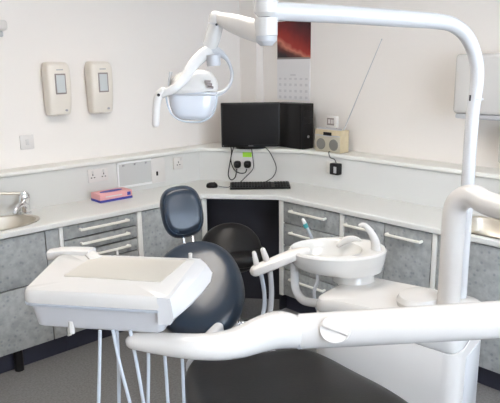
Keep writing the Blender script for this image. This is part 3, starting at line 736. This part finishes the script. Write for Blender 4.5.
# centre of the dial sits on the arm's skin
def px_of(p): q_ = p-C0; return 250+FPX*q_.dot(Rv)/q_.dot(Fv)
sd0 = min((i*.002 for i in range(400)), key=lambda k_: abs(px_of(L_+arm_dir*k_+nrm*.042)-335)); dc = L_+arm_dir*sd0+nrm*.040
M = frame(dc, arm_dir, nrm.cross(arm_dir))
b = bm_(); lathe(b, [(.001, -.02), (.039, -.02), (.039, .008), (.036, .0115), (.032, .010), (.001, .0095)], M, 32, sx=1.12); dl = obj('locking_dial', b, 'cream', da)
b = bm_(); Mt = M @ Matrix.Rotation(-.42, 4, 'Z'); box(b, (-.036, -.006, .010), (.036, .006, .021), .004, 3, Mt); obj('dial_grip', b, 'cream', dl)

# tray
zT = 1.12
def tp(px, py, z=zT): return pl(px, py, 2, z)
tf_l, tf_r, tb_r, tb_l = tp(21, 290), tp(168, 298), tp(199, 258), tp(59, 253)
tc = (tf_l+tf_r+tb_r+tb_l)/4
tr = thing('instrument_tray', Vector((tc.x, tc.y, 1.03)), 'white instrument tray head on the arm in front of the chair', 'instrument tray')
def quad(s, z, dx=0., r=.03, pts=(tf_l, tf_r, tb_r, tb_l)):
    c = sum(((p.x, p.y) for p in pts), ()); cx = sum(p.x for p in pts)/4; cy = sum(p.y for p in pts)/4
    P2 = [(cx+(p.x-cx)*s, cy+(p.y-cy)*s) for p in pts]
    return [Vector((p[0], p[1], z)) for p in rpoly(P2, r*s, 5)]
b = bm_(); rings(b, [quad(.96, zT-.040), quad(1.0, zT-.036), quad(1.005, zT-.026), quad(1.0, zT-.012), quad(.985, zT-.004), quad(.96, zT), quad(.5, zT+.0005)]); obj('top_cover', b, 'white', tr)
b = bm_(); rings(b, [quad(.85, zT-.112, r=.03), quad(.88, zT-.108), quad(.935, zT-.05), quad(.935, zT-.0405)]); obj('lower_case', b, 'lgrey', tr)
b = bm_(); rings(b, [quad(.985, zT-.046), quad(1.0, zT-.044), quad(1.006, zT-.039), quad(.99, zT-.037)]); obj('cover_seam', b, 'hose', tr)
mq = [tp(64, 276.5, zT), tp(161, 282.5, zT), tp(186, 261, zT), tp(93, 257, zT)]
b = bm_(); rings(b, [[Vector((p.x, p.y, z)) for p in mq] for z in (zT-.001, zT+.0025)]); obj('tray_mat', b, 'tray', tr)
# right end housing
e_pts = [at(169, 307, 1.41), at(197, 262, 1.80)]
ro = (tf_r-tf_l).normalized(); 
pf, pk = tf_r, tb_r
dirS = (pk-pf).normalized(); outw = Vector((dirS.y, -dirS.x, 0)); 
if outw.dot(v2) < 0: outw = -outw
Ls = (pk-pf).length
def ep(s, o, z): return pf+dirS*(s*Ls)+outw*o+Vector((0, 0, z-zT))
b = bm_(); rs = []
for s, o in ((.0, .012), (.12, .024), (.3, .036), (.55, .046), (.8, .050), (.95, .045), (1.0, .03)):
    k_ = 1 if s < .9 else .8
    rs.append([ep(s, -.03, zT-.001), ep(s, .004, zT-.002), ep(s, o*.6, zT-.014), ep(s, o, zT-.05*k_), ep(s, o*.92, zT-.058*k_), ep(s, o*.2, zT-.075), ep(s, -.03, zT-.075)])
rings(b, rs); eh = obj('end_housing', b, 'cool', tr, ang=25)
tube(b := bm_(), [ep(.22, .012, zT-.011), ep(.6, .02, zT-.012), ep(.9, .016, zT-.012)], .0015, smooth=False, seg=6); obj('housing_seam', b, 'lgrey', eh)
# left rear handle bar
tube(b := bm_(), [at(49, 254.5, 1.88), at(66, 253, 1.88), at(92, 253.5, 1.86)], [(.024, .014), (.026, .016), (.026, .016)], n=6, up=(0, 0, 1)); obj('side_handle', b, 'white', tr)
tube(b := bm_(), [at(90, 254, 1.86), at(96, 259, 1.80)], [(.02, .010), (.02, .006)], smooth=False, n=3, up=(0, 0, 1)); obj('handle_bracket', b, 'white', tr)
obj('rear_pin', B1(cyl, tp(190.5, 258, zT-.01), tp(190.5, 258, zT-.01)+Vector((0, 0, .016)), .006, 12), 'white', tr)
obj('rear_pin', B1(cyl, tp(117.5, 254.5, zT-.01), tp(117.5, 254.5, zT-.01)+Vector((0, 0, .014)), .004, 12), 'white', tr)
kp = tp(72, 331, 1.0); obj('under_knob', B1(cyl, kp-Vector((0, 0, .006)), kp+Vector((0, 0, .03)), .008, 14), 'white', tr)
# control hoses under tray
hz = [((100, 330), (99.5, 365), (98.5, 403), 0), ((113, 330), (120, 365), (130, 403), .01), ((117, 330), (118.5, 365), (119, 403), .03), ((130, 330), (137, 365), (143.5, 403), 0),
      ((148, 333), (148.5, 365), (148, 403), .02), ((163, 340), (165.5, 365), (168, 403), .05), ((181.5, 343), (182.5, 365), (184, 403), .08)]
for i, (a, m_, c, dz) in enumerate(hz):
    d_ = 1.47+dz
    e = at(*c, d_)
    tube(b := bm_(), [at(*a, d_+.03), at(*m_, d_+.01), e, at(c[0]+(c[0]-m_[0])*2, 480, d_), Vector((e.x, e.y, .3))+v2*.06, Vector((e.x, e.y, .2))+v2*.15+u2*.1, Q(.02+.008*i, 1.83, .17+.008*i)], .0048, k=6, seg=10)
    obj('instrument_hose', b, 'hose', tr)

# ------------------------------------------------------------------ patient chair
ch = thing('dental_chair', Q(.1, 1.9, 0), 'black vinyl dental chair with a white underframe, facing the viewer', 'dental chair')
up = Vector((0, 0, 1))
# backrest
bt, bb = at(191, 245, 2.76), at(211, 328, 2.42)
ybk = (bt-bb).normalized(); xr = (v2-u2*.10).normalized(); xr = (xr-ybk*xr.dot(ybk)).normalized()
bc = at(198, 289, 2.56)
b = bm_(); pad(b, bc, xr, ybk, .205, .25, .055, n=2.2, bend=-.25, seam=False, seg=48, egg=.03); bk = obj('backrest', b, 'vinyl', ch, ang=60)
b = bm_(); pad(b, bc-xr.cross(ybk)*.062, xr, ybk, .17, .235, .03, n=2.4, seam=False); obj('back_shell', b, 'white', bk)
# headrest
hcn = at(181.5, 211.8, 2.80); yh = (at(174, 188, 2.84)-at(190, 238, 2.76)).normalized(); yh = (up*.93+u2*.22-v2*.17).normalized()
xh = (v2*.93+u2*.30); xh = (xh-yh*xh.dot(yh)).normalized()
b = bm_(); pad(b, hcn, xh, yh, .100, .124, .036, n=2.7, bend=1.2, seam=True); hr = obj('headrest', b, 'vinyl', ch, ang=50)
b = bm_()
for dx in (-.022, .022):
    q0 = hcn-yh*.10+xh*(dx+.006)+u2*.012; q1 = bc+ybk*.235+xr*(dx+.0)+u2*.03
    tube(b, [q0, q1], (.010, .006), smooth=False, seg=10, n=3)
obj('headrest_bar', b, 'chrome', hr)
# seat and leg rest : loft along the axis
axp = [(.0, 2.16, .60, .15, .03), (.0, 2.10, .605, .215, .05), (.02, 1.99, .612, .262, .06), (.06, 1.84, .635, .285, .062), (.128, 1.62, .675, .305, .062), (.225, 1.38, .70, .295, .06), (.31, 1.12, .70, .25, .055), (.43, .86, .66, .215, .05), (.52, .66, .61, .18, .045), (.55, .60, .60, .11, .025)]
A = crom(axp, 5); b = bm_(); rs = []; NS = 40
for i, (l, d, z, w, h) in enumerate(A):
    p0 = Vector(A[max(i-1, 0)][:2]); p1 = Vector(A[min(i+1, len(A)-1)][:2]); tdir = (p1-p0).normalized(); sd_ = Vector((-tdir.y, tdir.x))
    r = []
    for j in range(NS):
        c, s = sup(j*2*PI/NS, 2.8); zz = z+h*s
        if s > 0: zz -= .018*(1-abs(c))*0 + .02*math.exp(-((abs(c)-.0)/.35)**2)*0
        r.append(Q(l+sd_.x*w*c, d+sd_.y*w*c, zz+(.034*(c*c)-.014 if s > .2 else 0)))
    rs.append(r)
rings(b, rs); obj('seat', b, 'vinyl2', ch, ang=60)
b = bm_(); rs = []
for i, (l, d, z, w, h) in enumerate(A[4:-6]):
    rs.append([Q(l+.02+(w-.04)*sup(j*PI/12, 4)[0], d, z-h-.035+.034*sup(j*PI/12, 4)[1]) for j in range(24)])
rings(b, rs); obj('seat_shell', b, 'white', ch)
# side bracket of the back joint
b = bm_(); tube(b, [at(194, 368, 2.06), at(201, 352, 2.2), at(219, 329, 2.38)], [(.03, .035), (.03, .04), (.022, .03)], n=3, up=(0, 0, 1)); obj('back_bracket', b, 'cool', ch)
b = bm_(); polyc = [(-.12, 2.08), (.17, 2.02), (.20, 1.55), (-.08, 1.6)]
rings(b, [[Q(p[0]*s+.06*(1-s), p[1]*s+1.82*(1-s), z) for p in rpoly(polyc, .08)] for s, z in ((1, .001), (1, .04), (.95, .06), (.7, .075), (.45, .10), (.42, .3), (.5, .54))]); obj('pedestal', b, 'cream', ch)

# ------------------------------------------------------------------ operator's stool
sb = pl(238, 327, 2, 0); sb = Q(-.085, 3.62, 0)
t = thing('operator_stool', sb, 'round black stool half hidden behind the chair back, in front of the knee hole', 'stool')
b = bm_()
for k in range(5):
    a = k*2*PI/5+.5; dr = v2*math.cos(a)+u2*math.sin(a)
    tube(b, [sb+dr*.03+up*.085, sb+dr*.15+up*.07, sb+dr*.26+up*.055], [(.016, .012), (.014, .010), (.012, .008)], seg=10, rnd=True)
bs = obj('star_base', b, 'chrome', t)
for k in range(5):
    a = k*2*PI/5+.5; dr = v2*math.cos(a)+u2*math.sin(a); p = sb+dr*.262+up*.026; s_ = Vector((-dr.y, dr.x, 0))
    b = bm_(); cyl(b, p-s_*.012, p+s_*.012, .025, 18, None, .003); obj('castor', b, 'blk', t)
obj('gas_lift', B1(cyl, sb+up*.06, sb+up*.50, .022, 18), 'chrome', t)
b = bm_(); lathe(b, [(.001, .50), (.15, .50), (.175, .515), (.185, .54), (.18, .565), (.155, .58), (.08, .588), (.001, .59)], Matrix.Translation(sb), 36); obj('seat', b, 'vinyl2', t, ang=60)
cb = at(231.5, 248, 3.62)
yb = (up*.8-v2*.0+u2*.55).normalized(); xb = (v2*1.0-up*.22); xb = (xb-yb*xb.dot(yb)).normalized()
b = bm_(); pad(b, cb, xb, yb, .195, .16, .075, n=2.1, bend=-1.2, seam=False); obj('backrest', b, 'vinyl2', t, ang=60)
tube(b := bm_(), [cb+u2*.04, cb+u2*.1-up*.06, sb+u2*.14+up*.50, sb+u2*.05+up*.49], .012, k=6); obj('back_stem', b, 'chrome', t)

# ------------------------------------------------------------------ lights: ceiling panels, daylight through the window
for i, (x, y, lab) in enumerate(((-1.9, -1.7, 'ceiling light panel above the chair'), (-4.3, -3.9, 'added fill light panel on the ceiling behind the viewer'), (-1.9, -4.3, 'ceiling light panel nearest the window'))):  # panel behind the viewer is added, unseen, to fill the arm's near side
    t = thing('ceiling_light', (x, y, CH-.03), lab, 'ceiling light', 'ceiling light panels')
    b = bm_(); prism(b, [(x-.62, y-.32), (x+.62, y-.32), (x+.62, y+.32), (x-.62, y+.32)], CH-.03, CH-.001, [[(x-.58, y-.28), (x+.58, y-.28), (x+.58, y+.28), (x-.58, y+.28)]])
    obj('frame', b, 'pvc', t)
    obj('diffuser', B1(box, (x-.58, y-.28, CH-.02), (x+.58, y+.28, CH-.012)), 'light', t)
W = bpy.data.worlds.new('World'); S.world = W; W.use_nodes = True
bg = W.node_tree.nodes['Background']; bg.inputs['Color'].default_value = (.66, .8, 1, 1); bg.inputs['Strength'].default_value = 4.0
ld_ = bpy.data.lights.new('window_daylight', 'AREA'); ld_.shape = 'RECTANGLE'; ld_.size = wx1-wx0-.15; ld_.size_y = wz1-wz0-.15; ld_.energy = 45; ld_.color = (.75, .87, 1)
lo_ = bpy.data.objects.new('window_daylight', ld_); COL.objects.link(lo_); lo_.location = ((wx0+wx1)/2, YN-.2, (wz0+wz1)/2); lo_.rotation_euler = (PI/2, 0, 0)

S.view_settings.view_transform = 'Standard'; S.view_settings.look = 'None'; S.view_settings.gamma = 1; S.view_settings.use_curve_mapping = False
S.view_settings.exposure = 0.36
